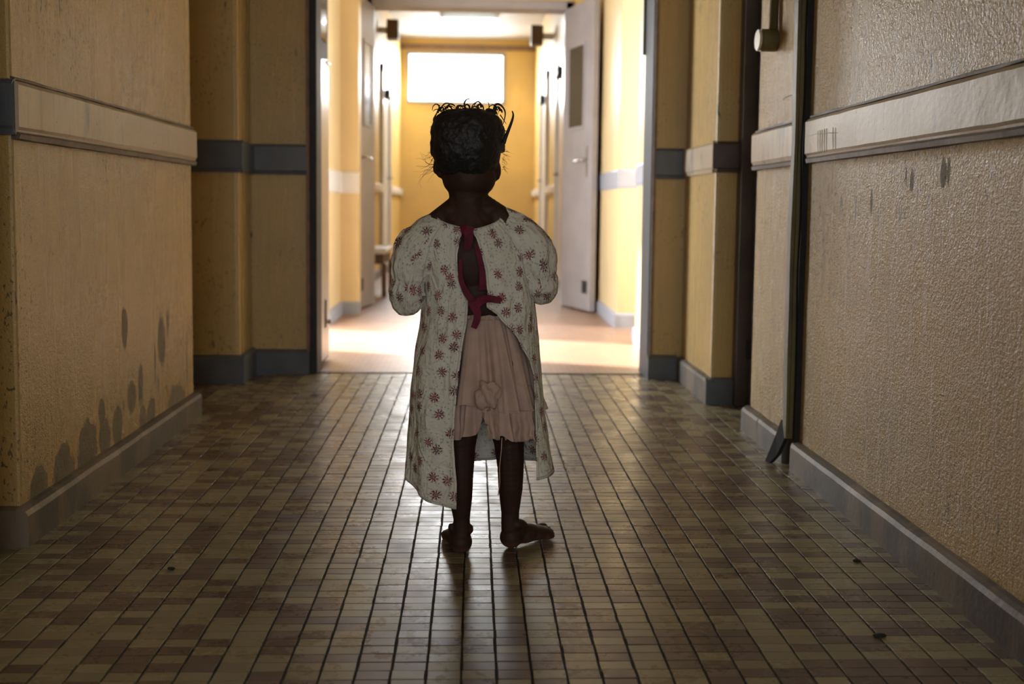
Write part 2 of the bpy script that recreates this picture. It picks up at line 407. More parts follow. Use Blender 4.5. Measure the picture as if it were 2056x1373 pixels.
trim(band_prof(-.885, 1, .810, .945, .012), 6.05, 6.66, 'y', M_WHITE, 2, 0)  # blue band, here and round the corner, whitened to paint in overexposure
trim(band_prof(6.66, -1, .810, .945, .012), -.89, -.76, 'x', M_WHITE, 2, 0)

def base(side, prof, a0, a1, axis, mat, steps=20, jit=.0015):
    struct(prism('baseboard_' + side, prof, a0, a1, axis, mat, None, False, steps, jit, len(side) + int(a0 * 10)))
base('left', base_prof(-.955, 1), 2.085, 3.425, 'y', M_BASE, 40)
base('left', base_prof(2.11, -1), -3.0, -.955, 'x', M_BASE)
base('left', base_prof(4.05, -1, .113, .022), -3.0, -.925, 'x', M_BLUE, 4, .0005)
base('left', base_prof(-.945, 1, .113, .02), 4.03, 4.28, 'y', M_BLUE, 3, .0005)
base('left', base_prof(4.28, -1, .105, .022), -.926, -.700, 'x', M_BLUE, 3, .0005)
base('right', base_prof(.915, -1), -1.0, 2.715, 'y', M_BASE, 60)
base('right', base_prof(.915, -1), 2.79, 3.04, 'y', M_BASE, 10)
base('right', base_prof(.915, -1), 3.044, 3.225, 'y', M_BASE, 8)
base('right', base_prof(3.66, -1, .098, .022), .868, .975, 'x', M_BLUE, 3, .0005)
base('right', base_prof(.890, -1, .098, .022), 3.64, 4.20, 'y', M_BASE, 8, .0008)
base('right', base_prof(4.20, -1, .102, .022), .745, .870, 'x', M_BLUE, 3, .0005)
base('right', base_prof(.875, -1, .085, .016), 6.01, 6.90, 'y', M_BLUE_LIT, 2, 0)
base('right', base_prof(.875, -1, .085, .014), 4.40, 5.36, 'y', M_BLUE_LIT, 2, 0)
base('right', base_prof(6.03, -1, .085, .016), .862, 2.2, 'x', M_BLUE_LIT, 2, 0)
base('left', base_prof(-.885, 1, .085, .016), 6.05, 6.66, 'y', M_BLUE_LIT, 2, 0)
base('left', base_prof(6.66, -1, .085, .016), -.87, -.75, 'x', M_BLUE_LIT, 2, 0)
base('left', base_prof(-.96, 1, .085, .014), 7.52, 13.0, 'y', M_BLUE, 2, 0)
base('right', base_prof(.775, -1, .085, .014), 7.52, 13.0, 'y', M_BLUE, 2, 0)

# ------------------------------------------------------------------ first doorway: frame and two open leaves
d1 = struct(empty('door_1', (0, 4.35, 0)), 'dark frame of the nearer double doorway with its leaves folded back', 'door')
def into(o, e):
    o.parent = e; o.matrix_parent_inverse = e.matrix_basis.inverted(); return o
into(box('jamb', -.700, -.668, 4.272, 4.405, 0, 2.28, M_FRAME, .003), d1)
into(box('jamb', .744, .762, 4.195, 4.40, 0, 2.28, M_FRAME, .002), d1)
into(box('stop_bead', -.712, -.698, 4.262, 4.282, .10, 2.28, M_PINK, .002), d1)
into(box('stop_bead', .750, .764, 4.186, 4.202, .10, 2.28, M_PINK, .002), d1)
into(box('head', -.668, .728, 4.285, 4.40, 2.24, 2.28, M_FRAME, .003), d1)
def leaf1(x, s, y0, y1):
    lf = into(box('leaf', min(x, x + s * .034), max(x, x + s * .034), y0, y1, .012, 2.22, M_FRAME, .002), d1)
    # lower raised panel with a chamfered head, on the corridor side
    bm = bmesh.new()
    pr = [(y0 + .012, .03), (y1 - .045, .03), (y1 - .045, 1.33), (y1 - .085, 1.385), (y0 + .012, 1.36)]
    f = [bm.verts.new((x, y, z)) for y, z in pr]; b = [bm.verts.new((x - s * .010, y, z)) for y, z in pr]
    bm.faces.new(f); bm.faces.new(b)
    for k in range(5): bm.faces.new((f[k], f[(k + 1) % 5], b[(k + 1) % 5], b[k]))
    pn = finish('lower_panel', bm, M_DOORPANEL, lf)
    box('upper_pane', min(x, x - s * .002), max(x, x - s * .002), y0 + .06, y1 - .06, 1.46, 2.12, M_GLASS, 0, lf)
    box('panel_cap', min(x - s * .016, x), max(x - s * .016, x), y1 - .10, y1 - .03, 1.362, 1.378, M_WHITE, .004, lf)
    return lf
l1 = leaf1(-.682, -1, 4.405, 4.70)
into(box('bolt', -.682, -.668, 4.52, 4.56, .17, .30, M_IRON, .003), d1)
into(cyl('bolt_knob', (-.664, 4.60, .19), .010, .02, 'x', M_STEEL, None, 12), d1)
l2 = into(box('leaf', .800, .834, 4.402, 4.70, .012, 2.22, M_FRAME, .002), d1)
box('upper_frame', .735, .80, 4.402, 4.43, 1.40, 2.20, M_FRAME, .003, l2)
box('upper_pane', .796, .799, 4.50, 4.63, 1.47, 2.12, M_GLASS, 0, l2)

# second doorway further on: steel frame and two leaves swung towards the camera
d2 = struct(empty('door_2', (0, 7.4, 0)), 'grey double door standing open at the entrance of the far corridor', 'door')
into(box('jamb', -.80, -.745, 7.34, 7.54, 0, 2.22, M_DOOR, .004), d2)
into(box('jamb', .655, .71, 7.34, 7.54, 0, 2.22, M_DOOR, .004), d2)
into(box('head', -.80, .71, 7.34, 7.54, 2.165, 2.225, M_DOOR, .004), d2)
def leaf2(hx, hy, fx, fy, s):
    ang = math.atan2(fy - hy, fx - hx); L = math.hypot(fx - hx, fy - hy)
    e = into(empty('leaf', (hx, hy, 0), ang), d2)
    bm = bmesh.new(); box_bm(bm, 0, L, -.02, .02, .012, 2.16, .002); finish('slab', bm, M_DOOR, e)
    t = -s
    bm = bmesh.new(); box_bm(bm, .12, L - .16, t * .0205 - .003, t * .0205 + .003, 1.30, 1.86); finish('window_pane', bm, M_GLASS, e)
    for (a, b, c, d) in ((.10, .12, 1.28, 1.88), (L - .16, L - .14, 1.28, 1.88), (.12, L - .16, 1.28, 1.30), (.12, L - .16, 1.86, 1.88)):
        bm = bmesh.new(); box_bm(bm, a, b, t * .02 - .009, t * .02 + .009, c, d); finish('glazing_bead', bm, M_DOOR, e)
    bm = bmesh.new(); box_bm(bm, L - .10, L - .06, t * .02 - .004, t * .02 + .006, .94, 1.16, .003); finish('lock_plate', bm, M_STEEL, e)
    bm = bmesh.new(); tube_bm(bm, [(L - .08, t * .02, 1.06), (L - .08, t * .062, 1.06), (L - .10, t * .07, 1.055), (L - .19, t * .07, 1.05)], .009, 10); finish('lever_handle', bm, M_STEEL, e, True)
    bm = bmesh.new(); box_bm(bm, L - .14, L - .05, t * .02 - .003, t * .02 + .005, .13, .22, .002); finish('floor_bolt', bm, M_IRON, e)
leaf2(.668, 7.36, .822, 6.84, 1)
leaf2(-.752, 7.36, -.815, 6.88, -1)

# door in the right wall: mauve frame and a blue leaf, seen edge on
d3 = struct(empty('door_3', (1.0, 3.44, 0)), 'blue grey side door in a mauve brown frame between wall and pillar on the right', 'door')
into(box('jamb', .968, 1.03, 3.60, 3.66, 0, 2.1, M_FRAME_BROWN, .004), d3)
into(box('jamb', 1.02, 1.08, 3.216, 3.25, 0, 2.1, M_FRAME_BROWN, .004), d3)
into(box('head', .968, 1.03, 3.216, 3.66, 2.1, 2.16, M_FRAME_BROWN, .004), d3)
dl = into(box('leaf', 1.015, 1.05, 3.25, 3.60, .012, 2.1, M_BLUE, .002), d3)
into(box('hinge', 1.005, 1.018, 3.575, 3.60, .18, .25, M_IRON, .002), d3)
into(box('hinge', 1.005, 1.018, 3.575, 3.60, 1.75, 1.82, M_IRON, .002), d3)
struct(box('wall_over_doorway', .915, 1.12, 3.215, 3.66, 2.16, CZ, M_WALL))

# doors along the far corridor
def side_door(n, x, s, y0, y1, label):
    e = struct(empty('door_%d' % n, (x, (y0 + y1) / 2, 0)), label, 'door')
    for a, b in ((y0 - .09, y0), (y1, y1 + .09)): into(box('jamb', min(x, x + s * .035), max(x, x + s * .035), a, b, 0, 2.16, M_WHITE, .004), e)
    into(box('head', min(x, x + s * .035), max(x, x + s * .035), y0 - .09, y1 + .09, 2.07, 2.16, M_WHITE, .004), e)
    lf = into(box('leaf', min(x, x + s * .012), max(x, x + s * .012), y0, y1, .01, 2.07, M_WHITE), e)
    into(box('door_closer', min(x + s * .012, x + s * .085), max(x + s * .012, x + s * .085), y0 + .1, y0 + .34, 1.84, 1.92, M_IRON, .004), e)
    into(tube('lever_handle', [(x + s * .012, y1 - .1, 1.03), (x + s * .06, y1 - .1, 1.03), (x + s * .06, y1 - .22, 1.03)], .009, M_STEEL), e)
side_door(4, -.96, 1, 8.0, 8.75, 'white side door on the left of the far corridor, nearer the bench')
side_door(5, -.96, 1, 10.3, 11.1, 'white side door on the left of the far corridor, near the end wall')
side_door(6, .775, -1, 8.4, 9.2, 'white side door on the right of the far corridor, nearer the grey leaf')
side_door(7, .775, -1, 10.6, 11.4, 'white side door on the right of the far corridor, near the end wall')
def rail(n, x, s, y0, y1):
    e = struct(prism('trim_%d' % n, [(x, .86), (x + s * .03, .86), (x + s * .038, .88), (x + s * .038, .93), (x + s * .03, .945), (x, .945)], y0, y1, 'y', M_WHITE))
for i, (x, s, a, b) in enumerate([(-.96, 1, 7.54, 7.9), (-.96, 1, 8.86, 10.18), (-.96, 1, 11.22, 12.98), (.775, -1, 7.54, 8.28), (.775, -1, 9.32, 10.48), (.775, -1, 11.52, 12.98)]):
    rail(40 + i, x, s, a, b)

# ------------------------------------------------------------------ floor tiles of the near corridor
rnd = random.Random(11)
PX, PY, X0, Y0 = .05474, .02955, -.5063, 1.8704
GX, GY = .0042, .0018
def tile_me(mat):
    bm = bmesh.new(); box_bm(bm, -(PX - GX) / 2, (PX - GX) / 2, -(PY - GY) / 2, (PY - GY) / 2, -.006, 0)
    top = [e for e in bm.edges if all(v.co.z > -.001 for v in e.verts)]
    bmesh.ops.bevel(bm, geom=top, offset=.0004, segments=1, affect='EDGES')
    bmesh.ops.recalc_face_normals(bm, faces=bm.faces)
    me = bpy.data.meshes.new('tile'); bm.to_mesh(me); bm.free(); me.materials.append(mat); return me
TM = [tile_me(M_TILE_C), tile_me(M_TILE_B)]
i0, i1 = math.floor((-3.0 - X0) / PX), math.ceil((1.06 - X0) / PX)
j0, j1 = math.floor((1.0 - Y0) / PY), math.floor((4.315 - Y0) / PY)
pattern = {}
for i in range(i0, i1 + 1):
    lean = rnd.uniform(.62, .92); prev = rnd.random() < .5
    for j in range(j0, j1):
        cream = rnd.random() < (lean * .60 + (.14 if prev else 0.0))
        pattern[i, j] = cream; prev = cream
def open_floor(x, y):
    if x > .915 and not 3.2 < y < 3.66: return False
    if x > .89 and y > 3.64: return False
    if x > .76 and y > 4.19: return False
    if x < -.955 and (2.11 < y < 3.42 or y < 1.90): return False
    if x < -.945 and y > 4.05: return False
    if x < -.70 and y > 4.28: return False
    return True
singles, rest = [], []
for (i, j), cream in pattern.items():
    x, y = X0 + (i + .5) * PX, Y0 + (j + .5) * PY
    if not open_floor(x, y): continue
    # what the picture can show of the nearest rows
    half = .5145 * y
    if 1.46 < y and abs(x - .06) < half + .04 and -.96 < x < .92: singles.append((y, x, i, j, cream))
    else: rest.append((x, y, cream))
singles.sort(); rest += [(x, y, c) for (y, x, i, j, c) in singles[300:]]; singles = singles[:300]
def tile_pose(x, y):
    return (Vector((x + rnd.gauss(0, .0004), y + rnd.gauss(0, .0003), rnd.gauss(0, .0002))), (rnd.gauss(0, .006), rnd.gauss(0, .004), rnd.gauss(0, .004)))
for (y, x, i, j, cream) in singles:
    o = bpy.data.objects.new('tile', TM[0 if cream else 1]); link(o, floor)
    o.location, o.rotation_euler = tile_pose(x, y)
bm = bmesh.new()
from mathutils import Euler
for (x, y, cream) in rest:
    loc, r = tile_pose(x, y); M = Matrix.Translation(loc) @ Euler(r).to_matrix().to_4x4()
    hx, hy, b = (PX - GX) / 2, (PY - GY) / 2, .0004
    lo = [bm.verts.new(M @ Vector(p)) for p in ((-hx, -hy, -b), (hx, -hy, -b), (hx, hy, -b), (-hx, hy, -b))]
    hi = [bm.verts.new(M @ Vector(p)) for p in ((-hx + b, -hy + b, 0), (hx - b, -hy + b, 0), (hx - b, hy - b, 0), (-hx + b, hy - b, 0))]
    dn = [bm.verts.new(v.co + Vector((0, 0, -.005))) for v in lo]
    k = 0 if cream else 1
    fs = [bm.faces.new(hi)] + [bm.faces.new((lo[a], lo[(a + 1) % 4], hi[(a + 1) % 4], hi[a])) for a in range(4)] + [bm.faces.new((dn[a], dn[(a + 1) % 4], lo[(a + 1) % 4], lo[a])) for a in range(4)]
    for f in fs: f.material_index = k
tag(finish('floor_tiles', bm, [M_TILE_C, M_TILE_B], floor), kind='stuff')

# ------------------------------------------------------------------ fixtures
# vertical trunking on the right wall, loose at the foot
tr = empty('cable_trunking', (.905, 2.735, 0)); tag(tr, 'olive painted trunking running down the right wall, broken loose at its foot', 'trunking')
def strip(name, y0, y1, x0, x1, z0, z1, mat, parent, seed, jit=.004, steps=40):
    bm = bmesh.new(); rows = []
    for k in range(steps + 1):
        z = z0 + (z1 - z0) * k / steps
        jy = jit * noise.noise(Vector((seed, z * 4, 0))); jx = jit * .6 * noise.noise(Vector((seed, z * 5, 9)))
        je = jit * .5 * noise.noise(Vector((seed + 3, z * 30, 5)))
        rows.append([bm.verts.new((x0 + jx, y0 + jy + je, z)), bm.verts.new((x1, y0 + jy, z)), bm.verts.new((x1, y1 + jy, z)), bm.verts.new((x0 + jx, y1 + jy - je, z))])
    for k in range(steps):
        for a in range(4): bm.faces.new((rows[k][a], rows[k][(a + 1) % 4], rows[k + 1][(a + 1) % 4], rows[k + 1][a]))
    bm.faces.new(rows[0]); bm.faces.new(rows[-1])
    return into(finish(name, bm, mat), parent)
strip('cover_strip', 2.735, 2.765, .880, .915, .085, CZ, M_CONDUIT, tr, 1.3, .005)
strip('cover_strip', 2.728, 2.737, .889, .915, .10, CZ, M_CONDUIT, tr, 4.1, .004)
strip('shadow_gap', 2.710, 2.727, .898, .915, .06, CZ, M_DARKGAP, tr, 7.7, .006)  # dark strip standing in for the shadow gap beside the cover
bm = bmesh.new()
pts = [[(.880, 2.775, .13), (.886, 2.738, .13)], [(.872, 2.79, .085), (.882, 2.742, .085)], [(.855, 2.80, .03), (.868, 2.765, .03)], [(.845, 2.80, .003), (.852, 2.782, .002)]]
rows = []
for (a, b) in pts:
    rows.append([bm.verts.new(a), bm.verts.new(b), bm.verts.new((b[0] + .012, b[1] + .002, b[2])), bm.verts.new((a[0] + .012, a[1] + .002, a[2]))])
for k in range(3):
    for a in range(4): bm.faces.new((rows[k][a], rows[k][(a + 1) % 4], rows[k + 1][(a + 1) % 4], rows[k + 1][a]))
bm.faces.new(rows[0]); bm.faces.new(rows[-1])
into(finish('loose_end', bm, M_DARKGAP), tr)
# short pipe with a cream capped round box
pp = empty('bell_pipe', (.905, 3.06, 1.235)); tag(pp, 'olive pipe on the right wall ending in a round box with a cream face', 'pipe')
into(tube('pipe', [(.900, 3.03, 1.27), (.900, 3.03, 2.0), (.900, 3.03, CZ)], .014, M_CONDUIT, None, 12), pp)
into(cyl('round_box', (.888, 3.04, 1.24), .034, .054, 'x', M_CONDUIT, None, 24, .004), pp)
into(cyl('face', (.858, 3.04, 1.24), .032, .008, 'x', M_CREAM, None, 24, .002), pp)
wr = tube('wire_end', [(.915, 2.82, 1.055), (.908, 2.86, 1.057), (.905, 2.91, 1.054), (.906, 2.93, 1.051)], .0014, M_IRON, None, 6)
tag(wr, 'short bare wire sticking out of the right wall beside the trunking', 'wire')
# dead leaf and grit on the tiles
for k, (x, y, sx, sy, lab) in enumerate([(.70, 1.63, .020, .007, 'dark crumb of dirt on the floor tiles near the right baseboard'), (-.595, 1.955, .012, .004, 'small dark scrap on the tiles left of the child'), (.80, 1.99, .014, .006, 'dark scrap on the tiles beside the right baseboard')]):
    bm = bmesh.new(); bmesh.ops.create_icosphere(bm, subdivisions=2, radius=1)
    for v in bm.verts:
        f = 1 + .35 * noise.noise(v.co * 2 + Vector((k * 7, 0, 0)))
        v.co = Vector((v.co.x * sx * .6 * f + x, v.co.y * sy * f + y, v.co.z * .003 * f + .0025))
    tag(finish('floor_scrap', bm, M_DARKGAP, None, True), lab, 'scrap')
# bench
bn = empty('bench', (-.80, 8.45, 0)); tag(bn, 'low brown wooden bench with a pale top against the left wall of the far corridor', 'bench')
into(box('seat', -.94, -.69, 7.9, 8.62, .345, .385, M_WHITE, .006), bn)
into(box('apron', -.92, -.715, 7.92, 8.60, .265, .345, M_WOOD, .004), bn)
for x in (-.925, -.73):
    for y in (7.93, 8.57): into(box('leg', x, x + .035, y, y + .035, .0005, .27, M_WOOD, .003), bn)
# high boxes on the far walls
for x0, x1, z0, z1, lab in ((-.96, -.76, 2.37, 2.56, 'small brown box mounted high on the left wall of the far corridor'), (.55, .775, 2.34, 2.53, 'small brown box mounted high on the right wall of the far corridor')):
    s = 1 if x0 < -.5 else -1
    e = empty('wall_speaker', ((x0 + x1) / 2, 10.1, z0)); tag(e, lab, 'speaker', 'brown boxes high on the far corridor walls')
    a, b = (x1 - .12, x1) if s > 0 else (x0, x0 + .12)
    into(box('case', a, b, 10.0, 10.16, z0, z1, M_BROWNBOX, .008), e)
    into(box('grille', a + .012, b - .012, 9.994, 10.0, z0 + .014, z1 - .014, M_BROWNBOX, .002), e)
    p, q = (x0, a) if s > 0 else (b, x1)
    into(box('bracket', min(p, q), max(p, q), 10.05, 10.11, z0 + .06, z0 + .12, M_WHITE, .004), e)
# fluorescent fitting
lf = empty('ceiling_light', (-.07, 11.3, CZ)); tag(lf, 'lit fluorescent batten on the ceiling of the far corridor', 'light')
into(box('housing', -.40, .26, 11.26, 11.38, CZ - .06, CZ, M_WHITE, .004), lf)
into(box('diffuser', -.37, .23, 11.235, 11.385, CZ - .115, CZ - .06, M_TUBE, .015), lf)
ld = bpy.data.lights.new('fluorescent', 'AREA'); ld.shape = 'RECTANGLE'; ld.size = .58; ld.size_y = .14; ld.energy = 14; ld.color = (.88, .97, 1.0)
lo = bpy.data.objects.new('fluorescent', ld); link(lo); lo.location = (-.07, 11.31, CZ - .122)

# ------------------------------------------------------------------ the child
def mat_skin():
    s = NB('dark_brown_skin'); p = s.pos()
    sep = s.n('ShaderNodeSeparateXYZ'); s.set(sep, 0, p)
    c = s.mix(s.step(s.noise(p, 30, 4), .3, .7), c4(.046, .021, .013), c4(.036, .016, .010))
    sole = s.step(sep.outputs[2], .024, .004)
    c = s.mix(s.math('MULTIPLY', sole, .55), c, c4(.20, .095, .055))
    return s.out(c, .62, s.bump(s.noise(p, 500, 2), .12, .001), **{'Specular_IOR_Level': .30})
M_SKIN = mat_skin()
M_HAIR = mat_plain('black_hair', (.010, .010, .013), .55, 0, .4, 60, .8, 170)
M_EYE = mat_plain('eye_white', (.7, .68, .64), .2, 0, .05)
M_IRIS = mat_plain('eye_iris', (.015, .008, .004), .15, 0, .1)
M_RIBBON = mat_plain('crimson_ribbon', (.15, .003, .026), .75, 0, .45, 40)
def mat_print():
    s = NB('floral_cotton'); uv = s.n('ShaderNodeUVMap').outputs[0]; p = s.pos()
    def voro(scale, rand):
        v = s.n('ShaderNodeTexVoronoi', voronoi_dimensions='2D'); s.set(v, 'Vector', uv)
        v.inputs['Scale'].default_value = scale; v.inputs['Randomness'].default_value = rand; return v
    v = voro(24.0, .72)
    d = s.n('ShaderNodeVectorMath', operation='SUBTRACT'); s.set(d, 0, uv); s.set(d, 1, v.outputs['Position'])
    sp = s.n('ShaderNodeSeparateXYZ'); s.set(sp, 0, d.outputs[0])
    cs = s.n('ShaderNodeSeparateXYZ'); s.set(cs, 0, v.outputs['Color'])
    dx = s.math('MULTIPLY', sp.outputs[0], 1.0); dy = sp.outputs[1]
    r = s.math('SQRT', s.math('ADD', s.math('MULTIPLY', dx, dx), s.math('MULTIPLY', dy, dy)))
    ang = s.math('ADD', s.math('ARCTAN2', dy, dx), s.math('MULTIPLY', cs.outputs[0], 6.28))
    pet = s.math('COSINE', s.math('ADD', s.math('MULTIPLY', ang, 9.0), s.math('MULTIPLY', s.noise(uv, 260, 3), 12.0)))
    brk = s.noise(uv, 760, 2)
    ring = s.math('MULTIPLY', s.step(r, .0135, .0075), s.step(r, .0010, .0024))
    fl = s.math('MULTIPLY', ring, s.step(s.math('ADD', s.math('MULTIPLY', pet, .28), brk), .44, .58))
    core = s.math('MULTIPLY', s.step(r, .0070, .0036), s.step(brk, .40, .56))
    fl = s.math('MAXIMUM', fl, core, clamp=True)
    tone = s.mix(cs.outputs[1], c4(.26, .012, .050), c4(.14, .018, .035))
    cotton = s.mix(s.step(s.noise(uv, 9, 4), .3, .7), c4(.87, .88, .81), c4(.78, .78, .70))
    v2 = voro(110.0, 1.0)
    tw = s.math('MULTIPLY', s.step(v2.outputs['Distance'], .26, .10), s.step(s.noise(uv, 30, 3), .40, .54))
    c = s.mix(s.math('MULTIPLY', tw, .50), cotton, c4(.17, .15, .12))
    c = s.mix(s.math('MULTIPLY', fl, 1.0), c, tone)
    weave = s.noise(uv, 1500, 2)
    wr = s.math('ADD', s.noise(s.map(uv, (1.0, .45, 1)), 26, 3, .5, 1.6), s.math('MULTIPLY', s.noise(s.map(uv, (.5, 1.0, 1), (3, 1, 0)), 40, 2, .5, 2.0), .35))
    s.out(c, .85, s.bump(weave, .25, .0006, s.bump(wr, .85, .016)))
    tr = s.n('ShaderNodeBsdfTranslucent'); s.set(tr, 'Color', c)
    mx = s.n('ShaderNodeMixShader'); mx.inputs[0].default_value = .16
    s.t.links.new(s.b.outputs[0], mx.inputs[1]); s.t.links.new(tr.outputs[0], mx.inputs[2])
    s.t.links.new(mx.outputs[0], s.t.nodes['Material Output'].inputs[0])
    return s.m
M_PRINT = mat_print()
def mat_cloth(name, col, trans=.2):
    s = NB(name); p = s.pos()
    c = s.mix(s.step(s.noise(p, 35, 4), .3, .7), c4(*col), c4(*[v * .85 for v in col]))
    s.out(c, .9, s.bump(s.noise(p, 900, 2), .25, .0006))
    tr = s.n('ShaderNodeBsdfTranslucent'); s.set(tr, 'Color', c)
    mx = s.n('ShaderNodeMixShader'); mx.inputs[0].default_value = trans
    s.t.links.new(s.b.outputs[0], mx.inputs[1]); s.t.links.new(tr.outputs[0], mx.inputs[2])
    s.t.links.new(mx.outputs[0], s.t.nodes['Material Output'].inputs[0])
    return s.m
M_SKIRT = mat_cloth('dusty_pink_cotton', (.66, .49, .42))

child = empty('person', (.02, 2.05, 0))
tag(child, 'small barefoot child seen from behind, walking away in a floral gown over a pink skirt', 'person')

def ell(bm, c, r, rot=None, sub=3):
    g = bmesh.ops.create_icosphere(bm, subdivisions=sub, radius=1.0)
    M = Matrix.Translation(Vector(c)) @ (rot.to_4x4() if rot else Matrix.Identity(4)) @ Matrix.Diagonal((r[0], r[1], r[2], 1))
    for v in g['verts']: v.co = M @ v.co
def limb(bm, pts, rads, step=.35, sq=(1, 1, 1)):
    for k in range(len(pts) - 1):
        a, b = Vector(pts[k]), Vector(pts[k + 1]); ra, rb = rads[k], rads[k + 1]
        n = max(2, int((b - a).length / (min(ra, rb) * step)))
        for i in range(n + 1):
            t = i / n; r = ra + (rb - ra) * t
            ell(bm, a.lerp(b, t), (r * sq[0], r * sq[1], r * sq[2]), None, 2)
def remeshed(name, bm, voxel, iters, mat, parent):
    me = bpy.data.meshes.new(name + '_raw'); bm.to_mesh(me); bm.free()
    o = bpy.data.objects.new(name + '_raw', me); COL.objects.link(o)
    m = o.modifiers.new('r', 'REMESH'); m.mode = 'VOXEL'; m.voxel_size = voxel; m.use_smooth_shade = True
    q = o.modifiers.new('s', 'SMOOTH'); q.factor = .5; q.iterations = iters
    dg = bpy.context.evaluated_depsgraph_get(); dg.update()
    nm = bpy.data.meshes.new_from_object(o.evaluated_get(dg)); nm.name = name
    bpy.data.objects.remove(o); bpy.data.meshes.remove(me)
    nm.materials.clear(); nm.materials.append(mat)
    for p in nm.polygons: p.use_smooth = True
    return into(link(bpy.data.objects.new(name, nm)), parent)

b = bmesh.new()
HC = Vector((-.012, 2.068, .842)); HR = Matrix.Rotation(-.28, 3, 'Z')   # head turned a little to the right
def H(x, y, z): return HC + HR @ Vector((x, y, z))
ell(b, HC, (.066, .080, .078), HR)
ell(b, H(0, .030, -.030), (.054, .052, .060), HR)        # face
ell(b, H(0, .040, -.068), (.034, .036, .026), HR)        # jaw and chin
for s in (-1, 1):
    ell(b, H(s * .030, .050, -.046), (.024, .024, .022), HR)   # cheeks
    ell(b, H(s * .019, .078, -.006), (.016, .008, .006), HR, 2)   # brow
ell(b, H(0, .088, -.030), (.010, .012, .009), HR, 2); ell(b, H(0, .082, -.018), (.006, .009, .014), HR, 2)
ell(b, H(0, .080, -.052), (.016, .010, .005), HR, 2); ell(b, H(0, .078, -.060), (.014, .010, .005), HR, 2)
ell(b, (-.044, 2.050, .716), (.030, .026, .020)); ell(b, (.028, 2.050, .719), (.030, .026, .020)); ell(b, (-.010, 2.040, .70), (.055, .026, .030))
# ears: rim and lobe
er = Matrix.Rotation(.35, 3, 'Y')
ell(b, (-.0755, 2.062, .813), (.0085, .016, .022), Matrix.Rotation(.25, 3, 'Y'), 3)
ell(b, (-.070, 2.066, .794), (.0085, .010, .011), None, 2)
ell(b, (.0475, 2.085, .806), (.0075, .015, .020), Matrix.Rotation(-.15, 3, 'Y'), 3)
ell(b, (.0465, 2.084, .789), (.0070, .010, .009), None, 2)
# neck, trunk
limb(b, [(-.012, 2.060, .80), (-.012, 2.058, .735), (-.010, 2.056, .69)], [.050, .0395, .050])
ell(b, (-.011, 2.060, .785), (.056, .058, .046))                 # nape
limb(b, [(-.030, 2.054, .728), (-.075, 2.056, .690)], [.026, .028]); limb(b, [(.012, 2.054, .730), (.062, 2.056, .696)], [.026, .028])
limb(b, [(-.045, 2.056, .700), (-.10, 2.056, .660)], [.026, .034]); limb(b, [(.028, 2.056, .704), (.10, 2.056, .660)], [.026, .034])
ell(b, (0, 2.058, .615), (.090, .058, .088)); ell(b, (-.035, 2.030, .625), (.036, .022, .05)); ell(b, (.035, 2.030, .625), (.036, .022, .05))
ell(b, (.006, 2.062, .53), (.080, .056, .085)); ell(b, (.018, 2.060, .44), (.084, .060, .075))
ell(b, (-.016, 2.030, .405), (.045, .040, .048)); ell(b, (.055, 2.032, .405), (.045, .040, .048))
# arms, elbows bent, hands in front of the belly
for s, dz in ((-1, 0.0), (1, .018)):
    limb(b, [(s * .100, 2.056, .658), (s * .126, 2.052, .60), (s * .132, 2.060, .555 + dz), (s * .116, 2.095, .543 + dz), (s * .078, 2.142, .548 + dz)], [.030, .024, .019, .019, .0155])
    hc = Vector((s * .062, 2.160, .553 + dz))
    ell(b, hc, (.020, .010, .017), Matrix.Rotation(s * .5, 3, 'Z'))
    for k, (ln, dzf) in enumerate(((.026, .012), (.030, .004), (.028, -.004), (.022, -.011))):
        p0 = hc + Vector((-s * .014, .006, dzf)); p1 = p0 + Vector((-s * ln * .55, .008, -.001)); p2 = p1 + Vector((-s * ln * .30, -.008, -.004))
        limb(b, [p0, p1, p2], [.0056, .0052, .0046], .6)
    limb(b, [hc + Vector((s * .004, -.002, .014)), hc + Vector((-s * .008, -.004, .024)), hc + Vector((-s * .018, -.002, .027))], [.0064, .0060, .0050], .6)
# legs
limb(b, [(-.020, 2.060, .375), (-.023, 2.058, .30), (-.024, 2.052, .225), (-.0235, 2.046, .165), (-.0225, 2.046, .12), (-.0205, 2.050, .075), (-.0195, 2.050, .045)], [.053, .044, .033, .0285, .0255, .0185, .0185])
limb(b, [(.060, 2.062, .375), (.068, 2.068, .30), (.0775, 2.076, .235), (.082, 2.074, .18), (.0825, 2.074, .135), (.0825, 2.078, .08), (.0825, 2.078, .045)], [.053, .044, .034, .0300, .0275, .0205, .0200])
def foot(hx, hy, ang, lift, L=.130, flip=1):
    R = Matrix.Rotation(ang, 3, 'Z'); T = Matrix.Rotation(lift, 3, 'X')
    O = Vector((hx, hy, 0))
    def F(x, y, z): return O + R @ (T @ Vector((x * flip, y, z)))
    def fe(c, r, sub=3): ell(b, F(*c), r, R @ T, sub)
    fe((0, .004, .0235), (.0245, .026, .0235)); fe((.001, .022, .030), (.021, .028, .028)); fe((.003, .045, .021), (.0255, .034, .020))
    fe((.004, .070, .016), (.0300, .030, .0150)); fe((.004, .088, .0125), (.0325, .022, .0120))
    fe((-.021, .004, .050), (.006, .010, .010), 2); fe((.021, .008, .053), (.006, .010, .010), 2)     # ankle bones
    for (x, y, r, ln) in ((-.021, .103, .0092, .020), (-.006, .106, .0072, .016), (.007, .103, .0068, .014), (.019, .097, .0064, .012), (.029, .089, .0062, .010)):
        p0 = F(x, y - .008, r + .002); p1 = F(x, y + ln * .5, r + .002); p2 = F(x, y + ln, r)
        limb(b, [p0, p1, p2], [r, r, r * .9], .6)
foot(-.0215, 2.046, .10, .0, .13, -1)
foot(.0835, 2.079, -.86, .05, .13, 1)
